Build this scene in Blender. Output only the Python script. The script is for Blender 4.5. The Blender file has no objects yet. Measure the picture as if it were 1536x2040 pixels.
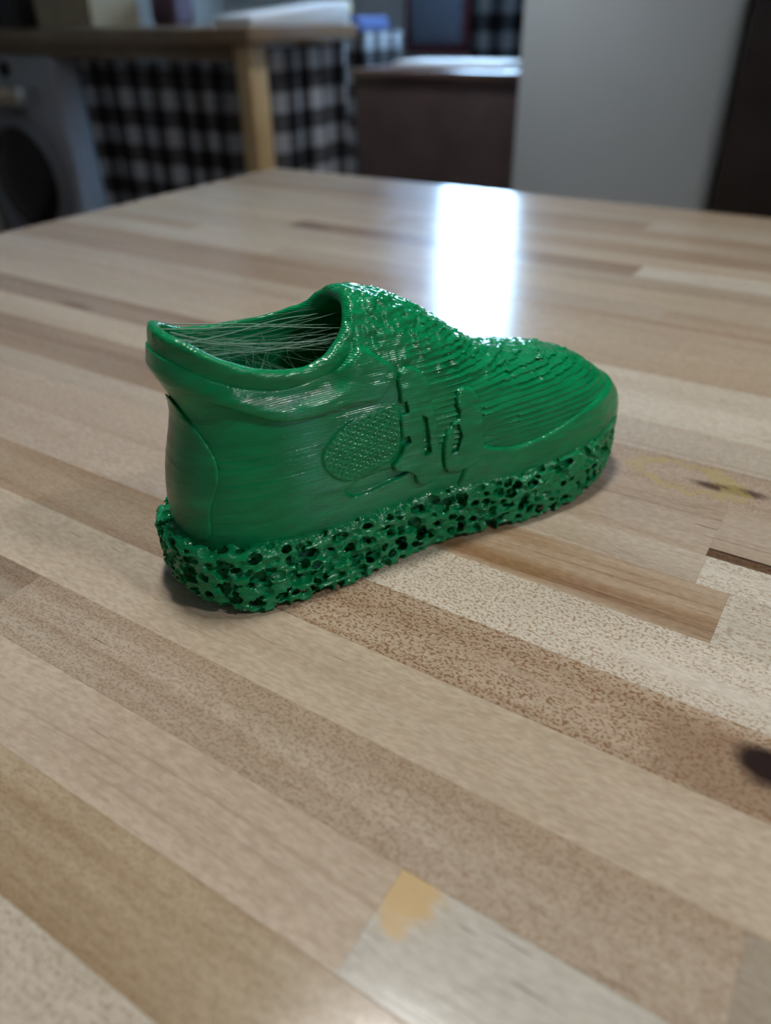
import bpy, bmesh, math, random
import numpy as np
from mathutils import Vector, Matrix

# ------------------------------------------------------------------ scene basics
scene = bpy.context.scene
COL = scene.collection
TT = 0.75                      # height of the table top above the floor (m)

# ---- camera (solved from the plank lines of the butcher block)
R3 = np.array([[0.8445467208317464, -0.2841027964484471, 0.4539013520386521],
               [0.5352920380945957, 0.47048879051788356, -0.7015003435134961],
               [-0.01425728883336697, 0.8354195946033295, 0.5494277301592363]])
CAM_H = 0.25
F_PX = 1515.0
cam_data = bpy.data.cameras.new('camera')
cam = bpy.data.objects.new('camera', cam_data)
COL.objects.link(cam)
m4 = Matrix.Identity(4)
for i in range(3):
    for j in range(3):
        m4[i][j] = R3[i, j]
m4.translation = Vector((0, 0, TT + CAM_H))
cam.matrix_world = m4
cam_data.sensor_fit = 'VERTICAL'
cam_data.sensor_height = 24.0
cam_data.sensor_width = 24.0 * 1536 / 2040
cam_data.lens = F_PX / 2040 * 24.0
cam_data.clip_start = 0.01
cam_data.dof.use_dof = True
cam_data.dof.focus_distance = 0.375
cam_data.dof.aperture_fstop = 17.82 / 6.0
scene.camera = cam

# ---- colour management
scene.view_settings.view_transform = 'Standard'
scene.view_settings.look = 'None'
scene.view_settings.gamma = 1.0
scene.view_settings.use_curve_mapping = False
scene.view_settings.exposure = 0.0
scene.cycles.max_bounces = 7
scene.cycles.use_adaptive_sampling = True
scene.cycles.adaptive_threshold = 0.025
scene.cycles.diffuse_bounces = 4
scene.cycles.glossy_bounces = 3
scene.cycles.transmission_bounces = 4

# ---- world: plain overcast daylight, comes in only through the window
world = bpy.data.worlds.new('world')
scene.world = world
world.use_nodes = True
bg = world.node_tree.nodes['Background']
bg.inputs[0].default_value = (0.42, 0.68, 1.0, 1)
bg.inputs[1].default_value = 36.0

# ---- ceiling lamps: position (x, y), radius, strength, colour (built as fixtures further down)
# (x, y), radius, strength, colour, depth of the housing below the diffuser
LAMPS = [((-0.34, 0.46), 0.10, 150.0, (1.0, 0.985, 0.96), 0.17),
         ((1.25, 0.45), 0.10, 160.0, (1.0, 0.985, 0.96), 0.025),
         ((-1.42, 2.42), 0.10, 150.0, (0.90, 0.96, 1.0), 0.22)]  # last lamp is unseen, added to brighten the counter end
CEIL = 2.45

# ------------------------------------------------------------------ helpers
rng = np.random.default_rng(7)
random.seed(7)


def link(o, parent=None):
    COL.objects.link(o)
    if parent is not None:
        o.parent = parent
    return o


def empty(name, loc=(0, 0, 0), rz=0.0):
    o = bpy.data.objects.new(name, None)
    o.location = loc
    o.rotation_euler = (0, 0, rz)
    o.empty_display_size = 0.05
    return link(o)


def tag(o, label=None, cat=None, group=None, kind=None):
    if label:
        o['label'] = label
    if cat:
        o['category'] = cat
    if group:
        o['group'] = group
    if kind:
        o['kind'] = kind
    return o


def mesh_obj(name, me, mat, parent=None, smooth=True):
    if mat is not None and not me.materials:
        me.materials.append(mat)
    if smooth:
        me.polygons.foreach_set('use_smooth', np.ones(len(me.polygons), dtype=bool))
    o = bpy.data.objects.new(name, me)
    return link(o, parent)


class MB:
    """collects simple shapes in one bmesh"""

    def __init__(self):
        self.bm = bmesh.new()

    def box(self, lo, hi, bevel=0.0, seg=2, rot=None):
        lo = Vector(lo)
        hi = Vector(hi)
        c = (lo + hi) / 2
        d = hi - lo
        M = Matrix.Translation(c) @ Matrix.Diagonal((d.x, d.y, d.z, 1))
        r = bmesh.ops.create_cube(self.bm, size=1.0, matrix=M)
        vs = r['verts']
        if bevel > 0:
            es = list({e for v in vs for e in v.link_edges})
            bmesh.ops.bevel(self.bm, geom=es, offset=bevel, segments=seg, profile=0.5, affect='EDGES')
        return self

    def cyl(self, p0, p1, r0, r1=None, n=24, caps=True):
        p0 = Vector(p0)
        p1 = Vector(p1)
        r1 = r0 if r1 is None else r1
        ax = p1 - p0
        q = ax.to_track_quat('Z', 'Y')
        M = Matrix.Translation((p0 + p1) / 2) @ q.to_matrix().to_4x4()
        bmesh.ops.create_cone(self.bm, cap_ends=caps, segments=n, radius1=r0, radius2=r1, depth=ax.length, matrix=M)
        return self

    def lathe(self, prof, n=40, M=None):
        """prof: list of (r, z)"""
        M = M or Matrix.Identity(4)
        rings = []
        for r, z in prof:
            if r < 1e-6:
                rings.append([self.bm.verts.new(M @ Vector((0, 0, z)))])
            else:
                rings.append([self.bm.verts.new(M @ Vector((r * math.cos(2 * math.pi * k / n), r * math.sin(2 * math.pi * k / n), z))) for k in range(n)])
        for a, b in zip(rings[:-1], rings[1:]):
            for k in range(n):
                k2 = (k + 1) % n
                if len(a) == 1:
                    self.bm.faces.new((a[0], b[k], b[k2]))
                elif len(b) == 1:
                    self.bm.faces.new((a[k], b[0], a[k2]))
                else:
                    self.bm.faces.new((a[k], b[k], b[k2], a[k2]))
        return self

    def build(self, name, mat, parent=None, smooth=False):
        me = bpy.data.meshes.new(name)
        bmesh.ops.recalc_face_normals(self.bm, faces=self.bm.faces)
        self.bm.to_mesh(me)
        self.bm.free()
        o = mesh_obj(name, me, mat, parent, smooth=False)
        if smooth:
            me.polygons.foreach_set('use_smooth', np.ones(len(me.polygons), dtype=bool))
            me.set_sharp_from_angle(angle=math.radians(40))
        return o


# ------------------------------------------------------------------ node helpers
def new_mat(name):
    m = bpy.data.materials.new(name)
    m.use_nodes = True
    nt = m.node_tree
    return m, nt, nt.nodes['Principled BSDF']


class N:
    def __init__(self, nt):
        self.nt = nt

    def node(self, t, **kw):
        n = self.nt.nodes.new(t)
        for k, v in kw.items():
            setattr(n, k, v)
        return n

    def _set(self, sock, v):
        if hasattr(v, 'is_output') or isinstance(v, bpy.types.NodeSocket):
            self.nt.links.new(v, sock)
        elif v is not None:
            sock.default_value = v

    def math(self, op, a, b=None, c=None, clamp=False):
        n = self.node('ShaderNodeMath', operation=op, use_clamp=clamp)
        self._set(n.inputs[0], a)
        if b is not None:
            self._set(n.inputs[1], b)
        if c is not None:
            self._set(n.inputs[2], c)
        return n.outputs[0]

    def vmath(self, op, a, b=None):
        n = self.node('ShaderNodeVectorMath', operation=op)
        self._set(n.inputs[0], a)
        if b is not None:
            self._set(n.inputs[1], b)
        return n.outputs[0]

    def mix(self, fac, a, b, blend='MIX'):
        n = self.node('ShaderNodeMix', data_type='RGBA', blend_type=blend)
        self._set(n.inputs[0], fac)
        self._set(n.inputs[6], a)
        self._set(n.inputs[7], b)
        return n.outputs[2]

    def noise(self, vec, scale=5.0, detail=2.0, rough=0.5, out=0):
        n = self.node('ShaderNodeTexNoise')
        self._set(n.inputs['Vector'], vec)
        n.inputs['Scale'].default_value = scale
        n.inputs['Detail'].default_value = detail
        n.inputs['Roughness'].default_value = rough
        return n.outputs[out]

    def voronoi(self, vec, scale=5.0, feature='F1', rnd=1.0):
        n = self.node('ShaderNodeTexVoronoi', feature=feature)
        self._set(n.inputs['Vector'], vec)
        n.inputs['Scale'].default_value = scale
        n.inputs['Randomness'].default_value = rnd
        return n.outputs[0]

    def ramp(self, fac, stops):
        n = self.node('ShaderNodeValToRGB')
        self._set(n.inputs[0], fac)
        el = n.color_ramp.elements
        while len(el) < len(stops):
            el.new(0.5)
        for e, (p, c) in zip(el, stops):
            e.position = p
            e.color = c if len(c) == 4 else (*c, 1)
        return n.outputs[0]

    def step(self, x, lo, hi):
        n = self.node('ShaderNodeMapRange', interpolation_type='SMOOTHSTEP')
        self._set(n.inputs[0], x)
        n.inputs[1].default_value = lo
        n.inputs[2].default_value = hi
        return n.outputs[0]

    def objattr(self, name, out=2):
        n = self.node('ShaderNodeAttribute', attribute_type='OBJECT', attribute_name=name)
        return n.outputs[out]

    def coord(self, which='Object'):
        return self.node('ShaderNodeTexCoord').outputs[which]

    def scale(self, v, s):
        return self.vmath('MULTIPLY', v, s)

    def bump(self, height, strength=0.3, dist=0.001, normal=None):
        n = self.node('ShaderNodeBump')
        n.inputs['Strength'].default_value = strength
        n.inputs['Distance'].default_value = dist
        self._set(n.inputs['Height'], height)
        if normal is not None:
            self._set(n.inputs['Normal'], normal)
        return n.outputs[0]


def simple_mat(name, col, rough=0.5, metal=0.0, spec=0.5, nscale=0.0, namp=0.1, bump=0.0):
    m, nt, p = new_mat(name)
    g = N(nt)
    p.inputs['Roughness'].default_value = rough
    p.inputs['Metallic'].default_value = metal
    p.inputs['Specular IOR Level'].default_value = spec
    if nscale > 0:
        nz = g.noise(g.coord(), nscale, 3.0)
        dark = tuple(c * (1 - namp) for c in col) + (1,)
        lite = tuple(min(1, c * (1 + namp)) for c in col) + (1,)
        nt.links.new(g.ramp(nz, [(0.3, dark), (0.7, lite)]), p.inputs['Base Color'])
        if bump > 0:
            nt.links.new(g.bump(nz, 0.4, bump), p.inputs['Normal'])
    else:
        p.inputs['Base Color'].default_value = (*col, 1)
    return m


# ------------------------------------------------------------------ wood of the butcher block
def wood_mat(name, knots=()):
    """maple stave; object colour = base tone, custom properties fleck / heart / line / seed"""
    m, nt, p = new_mat(name)
    g = N(nt)
    oi = g.node('ShaderNodeObjectInfo')
    base = oi.outputs['Color']
    P = g.coord('Object')
    seed = g.objattr('seed')
    sv = g.node('ShaderNodeCombineXYZ')
    nt.links.new(seed, sv.inputs[0])
    nt.links.new(g.math('MULTIPLY', seed, 1.7), sv.inputs[1])
    nt.links.new(g.math('MULTIPLY', seed, 0.6), sv.inputs[2])
    Q = g.vmath('ADD', P, sv.outputs[0])
    # slow bend of the grain
    bend = g.noise(g.scale(Q, (2.2, 5.0, 1.0)), 1.0, 1.0)
    off = g.node('ShaderNodeCombineXYZ')
    nt.links.new(g.math('MULTIPLY', g.math('SUBTRACT', bend, 0.5), 0.05), off.inputs[1])
    Qb = g.vmath('ADD', Q, off.outputs[0])
    # broad colour streaks along the stave
    streak = g.noise(g.scale(Qb, (1.6, 48.0, 20.0)), 1.0, 3.0, 0.55)
    heart = g.objattr('heart')
    hmask = g.math('MULTIPLY', g.step(streak, 0.44, 0.68), heart, clamp=True)
    browner = g.mix(1.0, base, (0.60, 0.46, 0.33, 1), 'MULTIPLY')
    c = g.mix(hmask, base, browner)
    # mild tone drift
    drift = g.noise(g.scale(Q, (4.0, 22.0, 8.0)), 1.0, 2.0)
    c = g.mix(0.55, c, g.ramp(drift, [(0.25, (0.80, 0.77, 0.72)), (0.75, (1.16, 1.16, 1.16))]), 'MULTIPLY')
    # thin growth lines
    gl = g.noise(g.scale(Qb, (2.2, 260.0, 60.0)), 1.0, 2.0, 0.6)
    gmask = g.math('MULTIPLY', g.step(gl, 0.60, 0.76), g.objattr('line'), clamp=True)
    c = g.mix(gmask, c, g.mix(1.0, c, (0.52, 0.40, 0.30, 1), 'MULTIPLY'))
    # short pores / mineral ticks
    tk = g.noise(g.scale(Qb, (90.0, 900.0, 300.0)), 1.0, 2.0, 0.5)
    c = g.mix(g.math('MULTIPLY', g.step(tk, 0.56, 0.78), 0.42), c, g.mix(1.0, c, (0.55, 0.43, 0.33, 1), 'MULTIPLY'))
    tk2 = g.noise(g.scale(Qb, (38.0, 700.0, 300.0)), 1.0, 0.0)
    c = g.mix(g.math('MULTIPLY', g.step(tk2, 0.80, 0.86), 0.75), c, g.mix(1.0, c, (0.36, 0.25, 0.18, 1), 'MULTIPLY'))
    # ray flecks
    fa = g.noise(g.scale(Q, (560.0, 820.0, 300.0)), 1.0, 1.0, 0.5)
    fm = g.noise(g.scale(Q, (6.0, 55.0, 10.0)), 1.0, 1.0)
    fmask = g.math('MULTIPLY', g.math('MULTIPLY', g.step(fa, 0.50, 0.62), g.objattr('fleck'), clamp=True), g.step(fm, 0.15, 0.45))
    c = g.mix(fmask, c, g.mix(1.0, c, (0.58, 0.44, 0.33, 1), 'MULTIPLY'))
    # ripple (chatoyance cross figure)
    rp = g.noise(g.scale(Qb, (210.0, 520.0, 40.0)), 1.0, 1.0)
    c = g.mix(0.42, c, g.ramp(rp, [(0.3, (0.72, 0.68, 0.62)), (0.7, (1.15, 1.15, 1.15))]), 'MULTIPLY')
    # knots, gum pockets and stains at their own place on the stave
    for (kx, ky, rx, ry, ang, col, amount, ragged) in knots:
        d = g.vmath('SUBTRACT', P, (kx, ky, 0.0))
        n = g.node('ShaderNodeVectorRotate', rotation_type='Z_AXIS')
        nt.links.new(d, n.inputs['Vector'])
        n.inputs['Angle'].default_value = ang
        e = g.scale(n.outputs[0], (1 / rx, 1 / ry, 0.0))
        wob = g.noise(g.scale(Q, (90.0, 140.0, 60.0)), 1.0, 3.0)
        ln = g.node('ShaderNodeVectorMath', operation='LENGTH')
        nt.links.new(e, ln.inputs[0])
        r = g.math('ADD', ln.outputs[1], g.math('MULTIPLY', g.math('SUBTRACT', wob, 0.5), ragged))
        if amount < 0:        # ring
            k = g.math('MULTIPLY', g.step(r, 0.62, 0.85), g.math('SUBTRACT', 1.0, g.step(r, 0.95, 1.2)))
            k = g.math('MULTIPLY', k, -amount)
        else:
            k = g.math('MULTIPLY', g.math('SUBTRACT', 1.0, g.step(r, 0.45, 1.15)), amount)
        c = g.mix(k, c, (*col, 1))
    nt.links.new(c, p.inputs['Base Color'])
    rr = g.noise(g.scale(Q, (30.0, 60.0, 30.0)), 1.0, 2.0)
    nt.links.new(g.math('MULTIPLY_ADD', rr, 0.08, 0.15), p.inputs['Roughness'])
    p.inputs['Specular IOR Level'].default_value = 0.5
    hgt = g.math('ADD', g.math('MULTIPLY', tk, 0.6), g.math('MULTIPLY', gl, 0.4))
    nt.links.new(g.bump(hgt, 0.12, 0.0004), p.inputs['Normal'])
    return m


# ------------------------------------------------------------------ butcher-block table
TX0, TX1, TY0, TY1 = -1.043, 0.93, -0.366, 1.235
THK = 0.040
ROWS = [-366, -323, -281, -239, -197, -156, -115, -73, -32, 9, 50.5, 90, 131, 171.5, 216.5, 259.5, 303, 345.5, 373, 431, 475, 518]
while ROWS[-1] < 1230:
    ROWS.append(ROWS[-1] + 43.5)
ROWS[-1] = 1235

PAL = [(0.50, 0.385, 0.27), (0.46, 0.335, 0.225), (0.54, 0.43, 0.315), (0.42, 0.30, 0.195), (0.50, 0.40, 0.30), (0.56, 0.46, 0.35)]
PALE = (0.60, 0.525, 0.43)
GREY = (0.50, 0.45, 0.385)
TAN = (0.50, 0.375, 0.25)
PINK = (0.47, 0.355, 0.265)
BRWN = (0.36, 0.25, 0.16)
# hand-set staves: row boundary (mm) -> list of (x0, x1, tone, fleck, heart, line)
SPEC = {
    9: [(-600, -60, PALE, .55, .2, .2)],
    50.5: [(-700, -20, (0.45, 0.335, 0.20), .35, .6, .3)],
    90: [(-900, -80, (0.555, 0.43, 0.315), .05, .1, .45), (-80, 420, (0.525, 0.48, 0.41), .0, .0, .15)],
    131: [(-860, -331, (0.39, 0.30, 0.215), .45, .6, .6), (-331, 26, (0.50, 0.39, 0.285), .5, .35, .2), (26, 500, (0.40, 0.33, 0.25), .2, .3, .2)],
    171.5: [(-760, 380, (0.56, 0.44, 0.315), .03, .15, .7)],
    216.5: [(-900, -262, (0.44, 0.315, 0.195), .25, .5, .35), (-262, 330, (0.50, 0.37, 0.255), 1.0, .55, .3)],
    259.5: [(-850, -250, (0.50, 0.385, 0.29), .15, .1, .1), (-250, 420, (0.64, 0.56, 0.455), .85, .0, .15)],
    303: [(-900, -290, (0.50, 0.38, 0.28), .05, .2, .15), (-290, -16, (0.475, 0.345, 0.225), .05, 1.0, .8), (-16, 500, (0.61, 0.54, 0.44), .6, .0, .3)],
    345.5: [(-800, -33, (0.50, 0.40, 0.30), .05, .2, .4), (-33, 520, (0.60, 0.53, 0.43), .6, .0, .3)],
    373: [(-1043, -420, (0.36, 0.245, 0.15), .05, .35, .3), (-420, 480, (0.47, 0.36, 0.265), .1, .3, .5)],
    431: [(-1043, -330, (0.54, 0.425, 0.30), .05, .1, .2), (-330, 420, (0.44, 0.33, 0.24), .6, .3, .3)],
    475: [(-1043, -360, (0.345, 0.235, 0.145), .05, .4, .3), (-360, 500, (0.52, 0.445, 0.36), .35, .1, .3)],
    518: [(-1043, -400, (0.53, 0.42, 0.30), .05, .1, .2), (-400, 560, (0.61, 0.535, 0.43), .2, .0, .2)],
    561.5: [(-1043, -330, (0.50, 0.385, 0.27), .05, .2, .2), (-330, 360, (0.59, 0.505, 0.40), .1, .1, .2)],
    605: [(-1043, -500, (0.50, 0.39, 0.28), .05, .2, .2), (-500, 470, (0.49, 0.37, 0.255), .1, .2, .3)],
    648.5: [(-1043, -420, (0.42, 0.295, 0.19), .05, .4, .3), (-420, 520, (0.50, 0.385, 0.27), .1, .2, .3)],
    692: [(-1043, -350, (0.43, 0.305, 0.195), .05, .3, .3), (-350, 300, (0.50, 0.38, 0.27), .1, .4, .5)],
    866: [(-1043, -720, (0.52, 0.41, 0.29), .05, .1, .2), (-720, -228, (0.36, 0.25, 0.165), .1, .6, .4), (-228, 500, (0.60, 0.53, 0.43), .1, .0, .2)],
}
KNOTS = {  # (row, segment index) -> knots in table coordinates (mm)
    (216.5, 1): [(4, 234, 40, 22, 0.1, (0.22, 0.13, 0.07), .6, .8), (19, 243, 14, 12, 0.2, (0.022, 0.012, 0.010), 1.0, .5)],
    (431, 1): [(-37, 451, 27, 6.5, -0.06, (0.075, 0.048, 0.032), .95, .7), (-66, 452, 34, 18, 0.1, (0.40, 0.31, 0.12), -.62, 1.5)],
    (90, 1): [(-75, 124, 17, 13, 0.6, (0.55, 0.38, 0.18), .95, 1.5)],
    (475, 0): [(-690, 482, 30, 7, 0.0, (0.19, 0.11, 0.065), .9, .6)],
    (866, 1): [(-690, 880, 40, 12, 0.0, (0.13, 0.085, 0.06), .9, .6)],
}

table = empty('butcher_block_table', (0, 0, TT))
tag(table, 'butcher block table of pale maple staves under the green shoe', 'table')
WOOD = wood_mat('maple_stave')
seg_id = 0


def stave(x0, x1, y0, y1, mat, tone, fleck, heart, line, dz=0.0, gap=0.04):
    """one stave, mm in table coordinates; its own origin at its centre"""
    cx, cy = (x0 + x1) / 2, (y0 + y1) / 2
    hx, hy = (x1 - x0) / 2 - gap / 2, (y1 - y0) / 2 - gap / 2
    b = MB()
    b.box((-hx / 1000, -hy / 1000, -THK), (hx / 1000, hy / 1000, 0), bevel=0.0001, seg=1)
    o = b.build('stave', mat, table)
    o.location = (cx / 1000, cy / 1000, dz / 1000)
    lum = 0.3 * tone[0] + 0.6 * tone[1] + 0.1 * tone[2]
    tone = tuple((lum + 0.82 * (v - lum)) * k for v, k in zip(tone, (0.95, 0.955, 0.93)))
    o.color = (*tone, 1)
    o['fleck'] = float(fleck)
    o['heart'] = float(heart)
    o['line'] = float(line)
    o['seed'] = float(rng.uniform(0, 60))
    return o


for ri in range(len(ROWS) - 1):
    y0, y1 = ROWS[ri], ROWS[ri + 1]
    key = min(SPEC, key=lambda k: abs(k - y0))
    segs = list(SPEC[key]) if abs(key - y0) < 1.5 else []
    key = key if segs else None
    spec_n = len(segs)
    if not segs:
        x = rng.uniform(-900, -500)
        while x < 900:
            x2 = x + rng.uniform(380, 900)
            t = PAL[rng.integers(len(PAL))]
            segs.append((x, x2, t, rng.uniform(0, .35), rng.uniform(0, .5), rng.uniform(.1, .5)))
            x = x2
        spec_n = -1
    # fill to both ends
    lo = segs[0][0]
    while lo > TX0 * 1000 + 1:
        a = max(TX0 * 1000, lo - rng.uniform(380, 800))
        if a - TX0 * 1000 < 120:
            a = TX0 * 1000
        t = PAL[rng.integers(len(PAL))]
        segs.insert(0, (a, lo, t, rng.uniform(0, .3), rng.uniform(0, .5), rng.uniform(.1, .5)))
        lo = a
    n_left = len(segs)
    hi = segs[-1][1]
    while hi < TX1 * 1000 - 1:
        a = min(TX1 * 1000, hi + rng.uniform(380, 800))
        t = PAL[rng.integers(len(PAL))]
        segs.append((hi, a, t, rng.uniform(0, .3), rng.uniform(0, .5), rng.uniform(.1, .5)))
        hi = a
    first = None
    for si, (a, b_, tone, fl, he, li) in enumerate(segs):
        a = max(a, TX0 * 1000)
        b_ = min(b_, TX1 * 1000)
        if b_ - a < 5:
            continue
        mat = WOOD
        if key is not None and spec_n > 0:
            base = [k for k in range(len(segs)) if segs[k] is SPEC[key][0] or segs[k] == SPEC[key][0]][0]
            kn = KNOTS.get((key, si - base))
            if kn:
                cx, cy = (a + b_) / 2, (y0 + y1) / 2
                mat = wood_mat('maple_stave_knot', [((k[0] - cx) / 1000, (k[1] - cy) / 1000, k[2] / 1000, k[3] / 1000, k[4], k[5], k[6], k[7]) for k in kn])
        yy0 = y0
        if abs(y0 - 373) < 1 and a < -100 and b_ > 0:
            # the chipped-out dark sliver beside this stave
            stave(a, -34, y0, y1, mat, tone, fl, he, li)
            stave(-34, b_, y0 + 8.5, y1, mat, tone, fl, he, li)
            stave(-34, b_, y0, y0 + 8.3, WOOD, (0.17, 0.095, 0.045), .6, 1.0, 1.0, dz=-0.8)
            continue
        stave(a, b_, yy0, y1, mat, tone, fl, he, li, dz=float(rng.uniform(-0.06, 0.0)))

LEGW = simple_mat('table_leg_wood', (0.45, 0.33, 0.21), 0.45, nscale=6, namp=.15)
b = MB()
for (xa, xb, ya, yb) in ((TX0 + .08, TX1 - .08, TY0 + .07, TY0 + .095), (TX0 + .08, TX1 - .08, TY1 - .095, TY1 - .07),
                         (TX0 + .08, TX0 + .105, TY0 + .095, TY1 - .095), (TX1 - .105, TX1 - .08, TY0 + .095, TY1 - .095)):
    b.box((xa, ya, -THK - .09), (xb, yb, -THK - .0003), bevel=.002, seg=1)
b.build('apron', LEGW, table)
for xa in (TX0 + .06, TX1 - .13):
    for ya in (TY0 + .05, TY1 - .12):
        MB().box((xa, ya, -TT + .0005), (xa + .07, ya + .07, -THK - .0003), bevel=.004, seg=2).build('leg', LEGW, table)

# ------------------------------------------------------------------ the green printed shoe (distance fields, mm)
SO = np.array([-0.266, 0.198])
STH = math.radians(62.5)
STEP = 0.62
SLEN = 300.0


def curve(pts, lo=-20, hi=330, sm=5.0):
    """smoothed piecewise-linear curve -> callable"""
    x = np.linspace(lo, hi, 1401)
    p = np.array(pts, float)
    y = np.interp(x, p[:, 0], p[:, 1])
    dx = x[1] - x[0]
    k = int(sm * 3 / dx)
    ker = np.exp(-0.5 * (np.arange(-k, k + 1) * dx / sm) ** 2)
    ker /= ker.sum()
    y = np.convolve(np.pad(y, k, mode='edge'), ker, mode='valid')
    return lambda q: np.interp(q, x, y).astype(np.float32)


def smin(a, b, k):
    h = np.clip(0.5 + 0.5 * (b - a) / k, 0, 1)
    return b * (1 - h) + a * h - k * h * (1 - h)


def smax(a, b, k):
    return -smin(-a, -b, k)


def sstep(x, a, b):
    t = np.clip((x - a) / (b - a), 0, 1)
    return t * t * (3 - 2 * t)


LAT = np.random.default_rng(11).random((64, 64, 64)).astype(np.float32)


def noise3(x, y, z):
    xi = np.floor(x).astype(np.int32)
    yi = np.floor(y).astype(np.int32)
    zi = np.floor(z).astype(np.int32)
    fx, fy, fz = x - xi, y - yi, z - zi
    fx = fx * fx * (3 - 2 * fx)
    fy = fy * fy * (3 - 2 * fy)
    fz = fz * fz * (3 - 2 * fz)
    r = 0
    for a in (0, 1):
        wx = fx if a else 1 - fx
        for b_ in (0, 1):
            wy = fy if b_ else 1 - fy
            for c in (0, 1):
                wz = fz if c else 1 - fz
                r = r + LAT[(xi + a) & 63, (yi + b_) & 63, (zi + c) & 63] * wx * wy * wz
    return r - 0.5


def nets(F, org, h):
    """naive surface nets: scalar grid -> (verts, quads)"""
    s = F < 0
    c = np.zeros(tuple(n - 1 for n in F.shape), np.uint8)
    for i in (0, 1):
        for j in (0, 1):
            for k in (0, 1):
                c += s[i:F.shape[0] - 1 + i, j:F.shape[1] - 1 + j, k:F.shape[2] - 1 + k]
    act = (c > 0) & (c < 8)
    I, J, K = np.nonzero(act)
    idx = np.full(c.shape, -1, np.int32)
    idx[I, J, K] = np.arange(len(I), dtype=np.int32)
    cor = np.stack([F[I + a, J + b_, K + d] for a in (0, 1) for b_ in (0, 1) for d in (0, 1)], 1)
    pos = np.array([(a, b_, d) for a in (0, 1) for b_ in (0, 1) for d in (0, 1)], np.float32)
    acc = np.zeros((len(I), 3), np.float32)
    cnt = np.zeros(len(I), np.float32)
    for a in range(8):
        for b_ in range(a + 1, 8):
            if abs(pos[a] - pos[b_]).sum() == 1:
                va, vb = cor[:, a], cor[:, b_]
                m = (va < 0) != (vb < 0)
                t = np.where(m, va / np.where(m, va - vb, 1), 0)
                acc += np.where(m[:, None], pos[a] + t[:, None] * (pos[b_] - pos[a]), 0)
                cnt += m
    V = (np.stack([I, J, K], 1) + acc / cnt[:, None]) * h + np.asarray(org, np.float32)
    quads = []
    ax = [(0, 1, 2), (1, 2, 0), (2, 0, 1)]
    for (d, e, g_) in ax:
        sl0 = [slice(None)] * 3
        sl1 = [slice(None)] * 3
        sl0[d] = slice(0, -1)
        sl1[d] = slice(1, None)
        ch = s[tuple(sl0)] != s[tuple(sl1)]
        P = np.stack(np.nonzero(ch), 1)
        ok = (P[:, e] > 0) & (P[:, g_] > 0) & (P[:, e] < F.shape[e] - 1) & (P[:, g_] < F.shape[g_] - 1)
        P = P[ok]
        ins = s[P[:, 0], P[:, 1], P[:, 2]]

        def cell(de, dg):
            Q = P.copy()
            Q[:, e] -= de
            Q[:, g_] -= dg
            return idx[Q[:, 0], Q[:, 1], Q[:, 2]]
        q = np.stack([cell(1, 1), cell(0, 1), cell(0, 0), cell(1, 0)], 1)
        q[~ins] = q[~ins][:, ::-1]
        quads.append(q)
    Q = np.concatenate(quads)
    Q = Q[(Q >= 0).all(1)]
    return V, Q


def grid_mesh(name, V, Q):
    me = bpy.data.meshes.new(name)
    me.vertices.add(len(V))
    me.vertices.foreach_set('co', (V / 1000.0).astype(np.float32).ravel())
    me.loops.add(Q.size)
    me.loops.foreach_set('vertex_index', Q.astype(np.int32).ravel())
    me.polygons.add(len(Q))
    me.polygons.foreach_set('loop_start', np.arange(0, Q.size, 4, dtype=np.int32))
    me.update(calc_edges=True)
    me.validate()
    return me


# outline of the sole (camera side = negative y)
w_near = curve([(0, 40), (45, 42), (105, 41), (150, 42), (205, 46.5), (255, 46), (300, 42)], sm=12)
w_far = curve([(0, 40), (45, 41), (105, 38), (150, 39), (205, 45), (255, 45), (300, 41)], sm=12)
rim_z = curve([(0, 38), (18, 37), (40, 35), (65, 33), (100, 33), (140, 35.5), (200, 34), (240, 36), (275, 41), (300, 47)], sm=6)
bot_z = curve([(-5, 17), (5, 10), (18, 3.5), (34, 0), (60, 0), (200, 0), (240, 1.5), (270, 6), (300, 15)], sm=5)
top_z = curve([(0, 215), (60, 205), (80, 180), (95, 158), (107, 142), (119, 139.5), (130, 135.5), (148, 126.5), (166, 114), (180, 104), (193, 96),
               (212, 92), (235, 87.5), (259, 83.5), (276, 79), (291, 71.5), (300, 63)], sm=3.5)
back_x = curve([(20, 13), (35, 13), (49, 13), (61, 14), (71, 15.5), (84, 18.5), (94, 19.8), (103, 19), (113, 13.5), (120, 10.5), (130, 9.5), (137, 12), (145, 16)], lo=0, hi=180, sm=2.5)
waist_z = curve([(30, 1.0), (60, 1.0), (80, .95), (95, .89), (106, .885), (116, .915), (128, .905), (145, .86)], lo=0, hi=180, sm=4)
rim_cut = curve([(0, 141), (16, 140), (27, 135), (38, 127.5), (52, 121), (64, 118), (76, 116.5), (88, 119.5), (96, 124), (101, 130), (106, 139), (111, 150), (118, 170)], sm=2.0)


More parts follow.
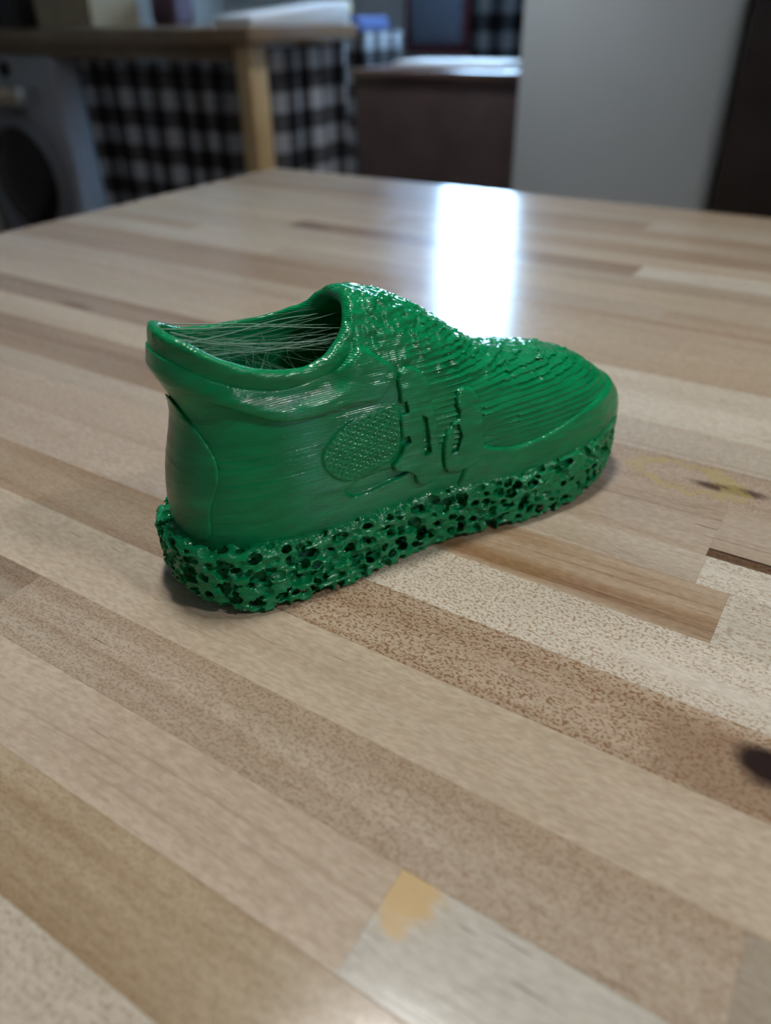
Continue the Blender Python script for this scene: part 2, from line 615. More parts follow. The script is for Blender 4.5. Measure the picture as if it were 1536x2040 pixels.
def upper_field(org, shape, h):
    s = (org[0] + h * np.arange(shape[0], dtype=np.float32))[:, None, None]
    y = (org[1] + h * np.arange(shape[1], dtype=np.float32))[None, :, None]
    z = (org[2] + h * np.arange(shape[2], dtype=np.float32))[None, None, :]
    sf = s.ravel()
    zf = z.ravel()
    led = curve([(0, 4.5), (60, 4.0), (150, 3.5), (300, 4.5)])(sf)
    WN = w_near(sf) - led
    WF = w_far(sf) - led
    W = ((WN + WF) / 2)[:, None, None]
    yc = ((WF - WN) / 2)[:, None, None]
    b2 = sstep(sf, 85, 135)[:, None]
    vh = (waist_z(zf)[None, :] * (1 - b2) + b2)[:, None, :]
    z0 = (rim_z(sf) - 6)[:, None, None]
    H = top_z(sf)[:, None, None]
    p = 2.45
    t = np.clip((z - z0) / (H - z0), 0, 3)
    a = np.clip((back_x(zf)[None, None, :] + 92 - s) / 92, 0, 3)
    b_ = np.clip((s - (296.0 - 88)) / 88, 0, 3)
    G = np.abs((y - yc) / (W * vh)) ** p + (t ** p + a ** 4.2 + b_ ** 2.7)
    return G.astype(np.float32) - 1, s, y, z


def metric(G, h):
    gx, gy, gz = np.gradient(G, h)
    g2 = np.sqrt(gx * gx + gy * gy + gz * gz)
    return np.clip(G / np.maximum(g2, 0.012), -12, 12).astype(np.float32)


def poly_dist(s, z, pts):
    """signed distance (positive inside) to a polygon in the (s, z) side view"""
    P = np.array(pts, float)
    Q = np.roll(P, -1, 0)
    d2 = np.full(s.shape, 1e9, np.float32)
    ins = np.zeros(s.shape, bool)
    for (x0, y0), (x1, y1) in zip(P, Q):
        ex, ey = x1 - x0, y1 - y0
        t = np.clip(((s - x0) * ex + (z - y0) * ey) / (ex * ex + ey * ey + 1e-9), 0, 1)
        d2 = np.minimum(d2, (s - x0 - t * ex) ** 2 + (z - y0 - t * ey) ** 2)
        c = (y0 > z) != (y1 > z)
        ins ^= c & (s < (x1 - x0) * (z - y0) / (y1 - y0 + 1e-12) + x0)
    return np.where(ins, 1, -1) * np.sqrt(d2)


BAND = [(2, 125), (10, 130), (17, 128.5), (30, 120), (45, 113), (61, 108.5), (78, 109.5), (92, 112), (101, 118), (105, 121), (114, 114.5), (124, 106), (118, 97), (110, 92),
        (99, 94.5), (87, 93), (64, 93), (52, 97.5), (37, 105), (21, 113), (10, 116), (2, 114)]
HEELSTRIP = [(0, 116), (13, 114), (19, 107), (22, 101), (26, 93), (30.5, 82), (30.5, 72), (26.5, 62), (23.5, 54), (22.5, 34), (0, 34)]
STRAP_A = [(122, 104), (129, 107), (139, 101), (142, 80), (144.5, 58), (147, 44), (131, 40), (128, 51), (113, 55), (124, 66), (121, 76), (123, 90)]
STRAP_B = [(158, 90), (170, 86), (172, 66), (172, 45), (150, 42), (146, 50), (147, 66), (152, 71), (158, 75), (155, 82)]
BUMPER = [(169, 57), (180, 51), (194, 48.5), (213, 50), (232, 54), (252, 58), (275, 61), (310, 62), (310, 20), (150, 20), (160, 45)]
PANEL = [(79, 76), (78, 68), (84, 59), (92, 55.5), (99, 55.5), (111, 59), (121, 63), (123, 76), (122, 90), (108, 88), (92, 86)]
RECESS = [(88, 52.5), (111, 57), (126, 53.5), (126, 49.5), (100, 45), (92, 46)]



def chaikin(P, n=2):
    P = np.array(P, float)
    for _ in range(n):
        Q = np.roll(P, -1, 0)
        P = np.stack([0.75 * P + 0.25 * Q, 0.25 * P + 0.75 * Q], 1).reshape(-1, 2)
    return P


BAND, HEELSTRIP, BUMPER, PANEL = [chaikin(v) for v in (BAND, HEELSTRIP, BUMPER, PANEL)]
STRAP_A, STRAP_B, RECESS = [chaikin(v, 1) for v in (STRAP_A, STRAP_B, RECESS)]

GREEN, gnt, gp = new_mat('green_printed_plastic')
gg = N(gnt)
gP = gg.coord('Object')
gsep = gg.node('ShaderNodeSeparateXYZ')
gnt.links.new(gP, gsep.inputs[0])
gvar = gg.noise(gg.scale(gP, (60, 60, 200)), 1.0, 3.0)
gnt.links.new(gg.ramp(gvar, [(0.25, (0.0008, 0.180, 0.057)), (0.75, (0.0015, 0.275, 0.090))]), gp.inputs['Base Color'])
gp.inputs['Roughness'].default_value = 0.17
gp.inputs['Specular IOR Level'].default_value = 0.42
gp.inputs['Subsurface Weight'].default_value = 0.0
wob = gg.noise(gg.scale(gP, (40, 40, 500)), 1.0, 2.0)
lay = gg.math('SINE', gg.math('ADD', gg.math('MULTIPLY', gsep.outputs[2], 2 * math.pi / 0.00085), gg.math('MULTIPLY', wob, 6.0)))
fine = gg.noise(gg.scale(gP, (900, 900, 1500)), 1.0, 2.0)
knit = gg.voronoi(gg.scale(gP, (520, 520, 620)), 1.0)
hh = gg.math('ADD', gg.math('MULTIPLY', lay, 0.048), gg.math('ADD', gg.math('MULTIPLY', fine, 0.07), gg.math('MULTIPLY', knit, -0.05)))
gnt.links.new(gg.bump(hh, 1.0, 0.001), gp.inputs['Normal'])

shoe = empty('printed_shoe', (SO[0], SO[1], TT), STH)
tag(shoe, 'glossy green 3D-printed high-top shoe with lattice sole standing on the table', 'shoe')


def build_upper():
    h = STEP
    org = np.array([3.0, -50.0, 26.0], np.float32)
    shape = (int(300 / h), int(100 / h), int(122 / h))
    G, s, y, z = upper_field(org, shape, h)
    F = metric(G, h)
    del G
    s1, y1, z1 = s.ravel(), y.ravel(), z.ravel()
    base = F.copy()
    # ---------------- surface relief, only close to the surface
    I, J, K = np.nonzero(np.abs(F) < 3.6)
    S, Y, Z = s1[I], y1[J], z1[K]
    topf = np.clip((Z - rim_z(S)) / (top_z(S) - rim_z(S)), 0, 1.3)
    d = np.zeros(len(S), np.float32)
    # layer terraces, strong on the toe and vamp
    toe = sstep(S, 118, 160)
    lh = 3.1
    ph = Z / lh + 0.35 * noise3(S / 30, Y / 30, Z / 9)
    saw = (ph - np.floor(ph)) - 0.5
    flat = 1 - sstep(S, 255, 290) * 0.6
    d += -1.15 * saw * toe * flat * sstep(topf, 0.1, 0.35) * (0.55 + 0.9 * sstep(noise3(S / 16, Y / 16, Z / 8), -.2, .25))
    ph = Z / 1.25
    d += -0.22 * ((ph - np.floor(ph)) - 0.5) * (0.4 + 0.6 * toe)
    # gouges running with the layers on the quarter behind the laces
    band = sstep(S, 78, 95) * (1 - sstep(S, 185, 205)) * sstep(Z, 50, 62)
    d += band * 0.9 * noise3(S / 26 + 7, Y / 20, Z / 2.6)
    # melted lumps over the tongue and vamp
    lump = sstep(topf, 0.66, 0.88) * sstep(S, 84, 98)
    far_up = sstep(topf, 0.5, 0.8) * sstep(S, 92, 104) * (1 - sstep(S, 170, 200))
    d += lump * (1.5 * noise3(S / 4.2, Y / 4.2, Z / 4.2) + 1.2 * noise3(S / 2.1, Y / 2.1, Z / 2.1))
    d += far_up * 1.9 * np.maximum(0, noise3(S / 5 + 3, Y / 5, Z / 5) + .05)
    # collar: hollow under the rolled rim
    edge = rim_cut(S) - Z
    col = (1 - sstep(S, 98, 108))
    d += col * (1.1 * np.exp(-((edge - 1.5) / 4.0) ** 2) - 0.9 * np.exp(-((edge - 11) / 4.5) ** 2))
    d += 0.35 * noise3(S / 9, Y / 9, Z / 3.0) * col
    d += col * np.exp(-(edge / 4.5) ** 2) * (1.0 * noise3(S / 3.4, Y / 3.4, Z / 2.6) + 1.6 * (1 - sstep(S, 14, 30)) * noise3(S / 4 + 5, Y / 4, Z / 4))
    # horizontal layer splits round the heel
    for zc in (60.5, 75.5, 79.5, 67.5):
        d += -0.55 * np.exp(-((Z - zc - 0.5 * noise3(S / 20, Y / 20, Z * 0 + zc)) / 0.45) ** 2) * (1 - sstep(S, 60, 90))
    # side panel with knitted relief
    pd = poly_dist(S, Z, PANEL)
    d += 0.9 * sstep(pd, -0.4, 0.8) + 0.45 * sstep(pd, 0.5, 2) * np.sin(S * 1.55 + Z * 0.5) * np.sin(Z * 1.7 - S * .35)
    rd = poly_dist(S, Z, RECESS)
    d += -2.0 * sstep(rd, -0.3, 0.7)
    # lengthwise steps on the toe
    F[I, J, K] -= d
    # ---------------- cavity and rim
    hood = (sstep(s1, 84, 100) * (1 - sstep(s1, 125, 150)))[:, None, None] * sstep(z1, 108, 124)[None, None, :]
    inner = np.maximum(base + 4.6 + 4.0 * hood, 44.0 - z)
    F = np.maximum(F, -inner)
    lift = curve([(0, 0), (20, 0), (31, -3.5), (43, 0.5), (56, 4.5), (74, 8), (91, 6.5), (100, 3), (106, 0)], sm=4)(s1)[:, None, None] * sstep(y1, -8, 18)[None, :, None]
    cut = ((z1[None, :] - rim_cut(s1)[:, None])[:, None, :] - lift) * 0.8
    F = smax(F, cut.astype(np.float32), (3.4 + 4.5 * sstep(s1, 91, 102)).astype(np.float32)[:, None, None])
    F = np.maximum(F, (rim_z(s1) - 7)[:, None, None] - z)
    V, Q = nets(F, org, h)
    mesh_obj('upper', grid_mesh('upper', V, Q), GREEN, shoe)

    # ---------------- overlays, each its own piece
    def overlay(name, poly, height, edge_w, s_rng, z_rng, holes=(), sides=(-1, 1), rough=0.25, label=None, soft=None):
        i0, i1 = [int(np.clip((v - org[0]) / h, 0, shape[0])) for v in s_rng]
        k0, k1 = [int(np.clip((v - org[2]) / h, 0, shape[2])) for v in z_rng]
        sub = base[i0:i1, :, k0:k1]
        SS, ZZ = np.meshgrid(s1[i0:i1], z1[k0:k1], indexing='ij')
        pd = poly_dist(SS, ZZ, poly)
        th = height * np.sqrt(np.clip(pd / edge_w, 0, 1) * (2 - np.clip(pd / edge_w, 0, 1)))
        if soft is not None:
            th = th * soft(SS, ZZ)
        mask = -pd
        for (hp, depth) in holes:
            hd = poly_dist(SS, ZZ, hp)
            mask = np.maximum(mask, hd)
        nz = rough * 2 * noise3(SS / 7, ZZ / 2.2, SS * 0) - 0.12 * (ZZ / 1.25 - np.floor(ZZ / 1.25))
        Fo = sub - (th + nz)[:, None, :]
        Fo = np.maximum(Fo, -(sub + 1.2))
        Fo = np.maximum(Fo, mask.astype(np.float32)[:, None, :])
        cutl = cut[i0:i1, :, k0:k1] - 0.3
        Fo = smax(Fo, cutl.astype(np.float32), 1.5)
        for sd in sides:
            ya = y1 * sd
            j = np.nonzero(ya > (-2 if len(sides) == 1 else 0.0))[0] if name not in ('collar_band', 'heel_strip', 'toe_bumper') else np.arange(len(y1))
            blk = Fo[:, j[0]:j[-1] + 1, :]
            if not (blk < 0).any():
                continue
            Vv, Qq = nets(np.pad(blk, 1, constant_values=5.0), org + h * np.array([i0 - 1, j[0] - 1, k0 - 1], np.float32), h)
            o = mesh_obj(name, grid_mesh(name, Vv, Qq), GREEN, shoe)
            if label:
                o['label'] = label
            if len(j) == len(y1):
                break

    zc = curve([(0, 118), (10, 120), (21, 117), (37, 109), (52, 102), (64, 98), (87, 99), (99, 101), (118, 103), (130, 104)], sm=3)
    overlay('collar_band', BAND, 3.4, 2.6, (3, 128), (86, 134),
            soft=lambda a, c: (0.30 + 0.70 * sstep(a, 14, 42)) * (1 - 0.92 * sstep(c - zc(a), 0.0, 9.0) * (1 - sstep(a, 84, 104))))
    overlay('heel_strip', HEELSTRIP, 1.5, 2.2, (3, 36), (32, 120), rough=.15)
    slit_a = [(134, 81), (137, 79), (138.5, 60), (134.5, 58)]
    hole_a = [(121, 89), (126, 90), (127, 84), (122, 83)]
    notch = [(118, 71), (126, 72), (127, 68), (118, 66)]
    overlay('lace_strap', STRAP_A, 2.3, 1.3, (108, 150), (36, 110), holes=((slit_a, 3), (hole_a, 3), (notch, 2)), rough=.3)
    slit_b = [(152, 70), (156, 71), (158, 64), (155, 56), (150.5, 55), (153, 62)]
    overlay('lace_strap', STRAP_B, 2.1, 1.3, (142, 176), (38, 94), holes=((slit_b, 3),), rough=.3)
    overlay('toe_bumper', BUMPER, 1.9, 2.6, (148, 303), (28, 68), rough=.3)


def build_sole():
    h = 0.6
    org = np.array([-5.0, -53.0, -1.2], np.float32)
    shape = (int(311 / h), int(106 / h), int(54 / h))
    s = org[0] + h * np.arange(shape[0], dtype=np.float32)
    y = org[1] + h * np.arange(shape[1], dtype=np.float32)
    z = org[2] + h * np.arange(shape[2], dtype=np.float32)
    WN, WF = w_near(s), w_far(s)
    W = (WN + WF) / 2
    yc = (WF - WN) / 2
    zt, zb = rim_z(s), bot_z(s)
    zr = np.clip((z[None, :] - zb[:, None]) / (zt - zb)[:, None], 0, 1)
    flare = curve([(0, 1.0), (25, 1.10), (50, 1.15), (85, 1.17), (104, 1.14), (128, 1.0), (140, .98), (172, 1.02), (211, 1.08), (245, 1.06), (300, .98)], sm=6)(s)[:, None]
    prof = flare + (1.0 - flare) * zr ** 0.8 + 0.03 * np.sin(np.pi * zr) - 0.03 * np.clip((zr - .75) / .25, 0, 1) ** 2
    a = np.clip((47 - s) / 44, 0, 3)[:, None] + 0.02 * (1 - zr)
    b_ = np.clip((s - (297 - 85)) / 85, 0, 3)[:, None] + 0.0 * zr
    e = np.abs((y[None, :, None] - yc[:, None, None]) / (W[:, None] * prof)[:, None, :]) ** 2.3 + (np.clip(a, 0, 3) ** 2.2 + b_ ** 2.5)[:, None, :]
    F = metric((e - 1).astype(np.float32), h)
    F = smax(F, (z[None, None, :] - zt[:, None, None]).astype(np.float32), 4.0)
    F = smax(F, (zb[:, None, None] - z[None, None, :]).astype(np.float32), 2.5)
    I, J, K = np.nonzero((F > -8.5) & (F < 1.8))
    S, Y, Z = s[I], y[J], z[K]
    c = np.array([6.4, 5.2, 4.1])
    jr = np.random.default_rng(5)
    n = 64
    jit = jr.uniform(-0.40, 0.40, (n, n, n, 3)).astype(np.float32)
    rad = jr.uniform(1.8, 3.75, (n, n, n)).astype(np.float32)
    # warp a little so that the cells do not line up
    Xs = (S + 3.0 * noise3(S / 17, Y / 17, Z / 17)) / c[0] + 4
    Ys = (Y + 3.0 * noise3(S / 17 + 9, Y / 17, Z / 17)) / c[1] + 20
    Zs = (Z + 2.5 * noise3(S / 14, Y / 14 + 5, Z / 14)) / c[2] + 4
    ci, cj, ck = [np.floor(v).astype(np.int32) for v in (Xs, Ys, Zs)]
    best = np.full(len(S), -9.0, np.float32)
    for di in (-1, 0, 1):
        for dj in (-1, 0, 1):
            for dk in (-1, 0, 1):
                a0, a1, a2 = (ci + di) & 63, (cj + dj) & 63, (ck + dk) & 63
                jj = jit[a0, a1, a2]
                dx = (Xs - (ci + di + .5) - jj[:, 0]) * c[0]
                dy = (Ys - (cj + dj + .5) - jj[:, 1]) * c[1]
                dz = (Zs - (ck + dk + .5) - jj[:, 2]) * c[2] * 1.15
                dx = dx * 0.80
                best = np.maximum(best, rad[a0, a1, a2] - np.sqrt(dx * dx + dy * dy + dz * dz))
    # rim stays closed, the toe carries shallower cells
    calm = sstep(Z, rim_z(S) - 5.0, rim_z(S) - 1.0) * sstep(S, 25, 60)
    best -= 2.2 * calm + 0.5 * sstep(S, 180, 280)
    F[I, J, K] += -1.1 * noise3(S / 2.4, Y / 2.4, Z / 1.6) - 1.2 * noise3(S / 6, Y / 6, Z / 1.1)
    best += 0.9 * noise3(S / 3.1 + 4, Y / 3.1, Z / 1.4)
    F[I, J, K] = smax(F[I, J, K], best, 0.5)
    F = np.maximum(F, (0.05 - z)[None, None, :].astype(np.float32))
    V, Q = nets(F, org, h)
    mesh_obj('sole', grid_mesh('sole', V, Q), GREEN, shoe)


build_upper()
build_sole()

# ---- fine strands of plastic strung across the opening
STRAND, snt, sp = new_mat('green_strand')
sp.inputs['Base Color'].default_value = (0.22, 0.42, 0.30, 1)
sp.inputs['Roughness'].default_value = 0.25
sp.inputs['Transmission Weight'].default_value = 0.25


def tubes(paths, n=5):
    V, Fq = [], []
    for pts, r in paths:
        pts = np.array(pts, float)
        m = len(pts)
        base = len(V)
        for i in range(m):
            t = pts[min(i + 1, m - 1)] - pts[max(i - 1, 0)]
            t /= np.linalg.norm(t) + 1e-9
            u = np.cross(t, (0.2, 0.3, 1.0))
            u /= np.linalg.norm(u)
            v = np.cross(t, u)
            for k in range(n):
                an = 2 * math.pi * k / n
                V.append(pts[i] + r * (math.cos(an) * u + math.sin(an) * v))
        for i in range(m - 1):
            for k in range(n):
                k2 = (k + 1) % n
                Fq.append((base + i * n + k, base + i * n + k2, base + (i + 1) * n + k2, base + (i + 1) * n + k))
    return np.array(V), np.array(Fq)


def strand(p0, p1, sag, wob, m=14):
    t = np.linspace(0, 1, m)[:, None]
    P = np.array(p0) * (1 - t) + np.array(p1) * t
    P[:, 2] -= sag * 4 * (t * (1 - t))[:, 0]
    ph = rng.uniform(0, 6.28, 3)
    P[:, 1] += wob * np.sin(t[:, 0] * 7 + ph[0])
    P[:, 2] += wob * 0.6 * np.sin(t[:, 0] * 9 + ph[1])
    return P


paths = []
for k in range(32):      # heel to tongue
    ya, yb = rng.uniform(-20, 20), rng.uniform(-24, 22)
    s0 = 18 + 0.012 * ya * ya + rng.uniform(0, 16)
    za = float(rim_cut(s0)) - rng.uniform(0, 8)
    paths.append((strand((s0, ya, za), (113 + rng.uniform(-5, 3), yb * .9, rng.uniform(110, 129)), rng.uniform(-1, 6), rng.uniform(0.2, 1.6)), rng.choice([0.06, 0.08, 0.12, 0.3], p=[.4, .3, .18, .12])))
for k in range(16):      # side to side
    s0, s2 = rng.uniform(35, 92, 2)
    paths.append((strand((s0, -27, float(rim_cut(s0)) - rng.uniform(1, 8)), (s2, 26, float(rim_cut(s2)) - rng.uniform(1, 10)), rng.uniform(0, 5), rng.uniform(.3, 1.5)), 0.06))
for k in range(12):      # loose curls
    s0 = rng.uniform(45, 100)
    paths.append((strand((s0, rng.uniform(-20, 20), rng.uniform(95, 118)), (s0 + rng.uniform(6, 24), rng.uniform(-20, 20), rng.uniform(90, 125)), rng.uniform(-4, 4), 2.2), 0.06))
V, Q = tubes(paths)
so = mesh_obj('plastic_strands', grid_mesh('plastic_strands', V, Q), STRAND, shoe)
tag(so, 'hair-thin pale strands strung across the shoe opening', kind='stuff')

# ------------------------------------------------------------------ room shell
X0, X1, Y0, Y1 = -3.62, 2.3, -2.2, 4.0
PLASTER = simple_mat('wall_paint', (0.52, 0.52, 0.50), 0.8, nscale=8, namp=.04)
FLOORM, fnt, fp = new_mat('floor_boards')
fg = N(fnt)
fv = fg.coord('Object')
fnz = fg.noise(fg.scale(fv, (1.0, 9.0, 1.0)), 3.0, 4.0)
fnt.links.new(fg.ramp(fnz, [(0.3, (0.13, 0.10, 0.08)), (0.7, (0.22, 0.17, 0.13))]), fp.inputs['Base Color'])
fp.inputs['Roughness'].default_value = 0.45


def slab(name, lo, hi, mat):
    o = MB().box(lo, hi).build(name, mat)
    return tag(o, kind='structure')


slab('floor', (X0 - .1, Y0 - .1, -.1), (X1 + .1, Y1 + .1, 0), FLOORM)
slab('ceiling', (X0 - .1, Y0 - .1, CEIL), (X1 + .1, Y1 + .1, CEIL + .1), simple_mat('ceiling_paint', (0.72, 0.72, 0.70), 0.85, nscale=6, namp=.03))
slab('wall_left', (X0 - .1, Y0 - .1, 0), (X0, Y1 + .1, CEIL), PLASTER)
RY0, RY1, RZ0, RZ1 = -0.16, -0.065, 1.05, 1.9  # narrow opening added for side light on the shoe
b = MB()
b.box((X1, Y0 - .1, 0), (X1 + .1, RY0, CEIL))
b.box((X1, RY1, 0), (X1 + .1, Y1 + .1, CEIL))
b.box((X1, RY0, 0), (X1 + .1, RY1, RZ0))
b.box((X1, RY0, RZ1), (X1 + .1, RY1, CEIL))
tag(b.build('wall_right', PLASTER), kind='structure')
slab('wall_front', (X0, Y0 - .1, 0), (X1, Y0, CEIL), PLASTER)
# back wall with the window opening
WX0, WX1, WZ0, WZ1 = -2.62, -1.22, 1.18, 2.32
b = MB()
b.box((X0, Y1, 0), (WX0, Y1 + .1, CEIL))
b.box((WX1, Y1, 0), (X1, Y1 + .1, CEIL))
b.box((WX0, Y1, 0), (WX1, Y1 + .1, WZ0))
b.box((WX0, Y1, WZ1), (WX1, Y1 + .1, CEIL))
tag(b.build('wall_back', PLASTER), kind='structure')
WHITE = simple_mat('white_gloss_paint', (0.75, 0.75, 0.73), 0.4, nscale=12, namp=.03)
win = empty('window_1', (0, 0, 0))
tag(win, kind='structure')
b = MB()
b.box((WX0, Y1 + .02, WZ0), (WX0 + .05, Y1 + .08, WZ1), .004)
b.box((WX1 - .05, Y1 + .02, WZ0), (WX1, Y1 + .08, WZ1), .004)
b.box((WX0 + .05, Y1 + .02, WZ0), (WX1 - .05, Y1 + .08, WZ0 + .05), .004)
b.box((WX0 + .05, Y1 + .02, WZ1 - .05), (WX1 - .05, Y1 + .08, WZ1), .004)
b.build('window_frame', WHITE, win)
MB().box((WX0 - .03, Y1 - .05, WZ0 - .035), (WX1 + .03, Y1 + .02, WZ0 - .002), .006).build('window_sill', WHITE, win)
GLASS, glnt, glp = new_mat('window_glass')
glnt.nodes.remove(glp)
tr = glnt.nodes.new('ShaderNodeBsdfTransparent')
gl_ = glnt.nodes.new('ShaderNodeBsdfGlossy')
gl_.inputs['Roughness'].default_value = 0.02
mx = glnt.nodes.new('ShaderNodeMixShader')
mx.inputs[0].default_value = 0.05
glnt.links.new(tr.outputs[0], mx.inputs[1])
glnt.links.new(gl_.outputs[0], mx.inputs[2])
glnt.links.new(mx.outputs[0], glnt.nodes['Material Output'].inputs[0])
MB().box((WX0 + .05, Y1 + .045, WZ0 + .05), (WX1 - .05, Y1 + .05, WZ1 - .05)).build('pane', GLASS, win)

light_slit = empty('added_light_slit', (0, 0, 0))  # unseen slit added in the right wall to streak the shoe's heel side
tag(light_slit, kind='structure')
b = MB()
b.box((X1 + .02, RY0, RZ0), (X1 + .08, RY0 + .02, RZ1), .003)
b.box((X1 + .02, RY1 - .02, RZ0), (X1 + .08, RY1, RZ1), .003)
b.box((X1 + .02, RY0 + .02, RZ0), (X1 + .08, RY1 - .02, RZ0 + .02), .003)
b.box((X1 + .02, RY0 + .02, RZ1 - .02), (X1 + .08, RY1 - .02, RZ1), .003)
b.build('window_frame', WHITE, light_slit)  # frame of the added slit, not of a real window
MB().box((X1 + .045, RY0 + .02, RZ0 + .02), (X1 + .05, RY1 - .02, RZ1 - .02)).build('pane', GLASS, light_slit)  # pane of the added slit

# ------------------------------------------------------------------ checked fabrics
def check_mat(name, light, mid, dark, period, translucent=0.0):
    m, nt, p = new_mat(name)
    g = N(nt)
    uv = g.coord('UV')
    sp_ = g.node('ShaderNodeSeparateXYZ')
    nt.links.new(uv, sp_.inputs[0])

    def stripe(x):
        fr = g.math('FRACT', g.math('MULTIPLY', x, 1.0 / period))
        return g.step(g.math('ABSOLUTE', g.math('SUBTRACT', fr, 0.5)), 0.23, 0.27)
    s1, s2 = stripe(sp_.outputs[0]), stripe(sp_.outputs[1])
    sm = g.math('MULTIPLY', g.math('ADD', s1, s2), 0.5)
    c = g.ramp(sm, [(0.0, light), (0.5, mid), (1.0, dark)])
    weave = g.noise(g.scale(uv, (900, 900, 900)), 1.0, 1.0)
    c = g.mix(0.25, c, g.ramp(weave, [(0.3, (0.7, 0.7, 0.7)), (0.7, (1.2, 1.2, 1.2))]), 'MULTIPLY')
    nt.links.new(c, p.inputs['Base Color'])
    p.inputs['Roughness'].default_value = 0.85
    p.inputs['Specular IOR Level'].default_value = 0.2
    if translucent > 0:
        t = g.node('ShaderNodeBsdfTranslucent')
        nt.links.new(c, t.inputs[0])
        mx = g.node('ShaderNodeMixShader')
        mx.inputs[0].default_value = translucent
        nt.links.new(p.outputs[0], mx.inputs[1])
        nt.links.new(t.outputs[0], mx.inputs[2])
        nt.links.new(mx.outputs[0], nt.nodes['Material Output'].inputs[0])
    return m


def curtain(name, a, b_, z0, z1, mat, fold, amp, seed, thick=0.0015):
    """hanging cloth between floor points a and b_, folds across its run; UV in metres of cloth"""
    a = np.array(a, float)
    b_ = np.array(b_, float)
    L = np.linalg.norm(b_ - a)
    d = (b_ - a) / L
    nrm = np.array([-d[1], d[0]])
    r = np.random.default_rng(seed)
    nx, nz = max(40, int(L / 0.006)), 26
    t = np.linspace(0, L, nx)
    ph = 2 * np.pi * t / fold + 1.6 * np.sin(t * 7 + r.uniform(0, 6)) + r.uniform(0, 6)
    V, UV, Fq = [], [], []
    arc = 0
    prev = None
    for i in range(nx):
        o = amp * (np.sin(ph[i]) + .35 * np.sin(2.3 * ph[i] + 1))
        if prev is not None:
            arc += math.hypot(t[i] - t[i - 1], o - prev)
        prev = o
        for k in range(nz):
            f = k / (nz - 1)
            oo = o * (0.35 + 0.65 * (1 - f)) + 0.15 * amp * math.sin(5 * f + ph[i] * .5)
            p = a + d * t[i] + nrm * oo
            V.append((p[0], p[1], z0 + (z1 - z0) * f))
            UV.append((arc, (z1 - z0) * f))
    for i in range(nx - 1):
        for k in range(nz - 1):
            Fq.append((i * nz + k, (i + 1) * nz + k, (i + 1) * nz + k + 1, i * nz + k + 1))
    me = bpy.data.meshes.new(name)
    me.from_pydata(V, [], Fq)
    uvl = me.uv_layers.new(name='UVMap')
    li = np.zeros(len(me.loops), np.int32)
    me.loops.foreach_get('vertex_index', li)
    uvl.data.foreach_set('uv', np.array(UV, np.float32)[li].ravel())
    o = mesh_obj(name, me, mat)
    md = o.modifiers.new('thickness', 'SOLIDIFY')
    md.thickness = thick
    return o


CHECK = check_mat('black_white_squares_shaded', (0.40, 0.40, 0.43), (0.09, 0.09, 0.095), (0.008, 0.008, 0.009), 0.13)  # white squares painted grey to carry the shade by the counter
CHECKW = check_mat('black_white_check_sheer', (0.62, 0.64, 0.68), (0.14, 0.15, 0.17), (0.012, 0.012, 0.015), 0.15, 0.60)

# ------------------------------------------------------------------ counter on the left
CT, CB = 0.965, 0.915          # counter top / underside
CX, CY, CYB = -1.93, 2.20, 2.80
CWOOD = simple_mat('counter_wood', (0.23, 0.15, 0.085), 0.22, nscale=5, namp=.2)
POSTW = simple_mat('post_wood', (0.50, 0.33, 0.15), 0.4, nscale=9, namp=.15)
counter = empty('counter', (0, 0, 0))
tag(counter, 'long brown wooden counter with a square tan corner post, left background', 'counter')
MB().box((X0 + .005, CY - .02, CB), (CX + .03, CYB, CT), .006).build('worktop', CWOOD, counter, True)
MB().box((CX - .060, CY, 0.0005), (CX + .005, CY + .09, CB - .0003), .004).build('post', POSTW, counter, True)
MB().box((CX - .20, CYB - .1, 0.0005), (CX - .11, CYB - .01, CB - .0003), .004).build('post', POSTW, counter, True)
MB().box((X0 + .01, CYB - .1, 0.0005), (X0 + .1, CYB - .01, CB - .0003), .004).build('post', POSTW, counter, True)
MB().box((X0 + .1, CY + .03, CB - .05), (CX - .09, CY + .05, CB - .0003), .003).build('rail', CWOOD, counter, True)

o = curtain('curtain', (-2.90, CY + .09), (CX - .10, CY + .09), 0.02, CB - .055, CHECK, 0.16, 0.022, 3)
tag(o, 'shade-greyed black and white checked curtain hanging under the counter left of the post', 'curtain')
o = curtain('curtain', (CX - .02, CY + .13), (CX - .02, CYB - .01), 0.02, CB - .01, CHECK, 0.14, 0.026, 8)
tag(o, 'bluish lit checked curtain hanging on the counter end right of the post', 'curtain')

# ------------------------------------------------------------------ washing machine
WGREY = simple_mat('washer_enamel', (0.36, 0.36, 0.39), 0.35, nscale=10, namp=.04)
BLACKG = simple_mat('door_glass_dark', (0.008, 0.008, 0.010), 0.12)
RING = simple_mat('washer_door_ring', (0.20, 0.20, 0.22), 0.3)
washer = empty('washing_machine', (-3.27, CY + .02, 0))
tag(washer, 'grey front-loading washing machine with dark round door under the counter', 'washing machine')
MB().box((-.30, 0.0, 0.02), (.30, .56, .875), .012, 3).build('body', WGREY, washer, True)
for fx in (-.25, .25):
    for fy in (.05, .5):
        MB().cyl((fx, fy, 0.0005), (fx, fy, .0198), .02).build('foot', RING, washer)
M = Matrix.Translation((0.0, -0.0005, 0.405)) @ Matrix.Rotation(math.radians(90), 4, 'X')
door = MB().lathe([(.275, 0.0), (.275, .02), (.26, .035), (.225, .04), (.21, .03), (.21, .0)], 56, M).build('door', RING, washer, True)
MB().lathe([(.2095, .004), (.209, .026), (.15, .05), (.08, .062), (0, .066)], 56, M).build('door_glass', BLACKG, door, True)
Mk = Matrix.Translation((.0, -0.0005, .825)) @ Matrix.Rotation(math.radians(90), 4, 'X')
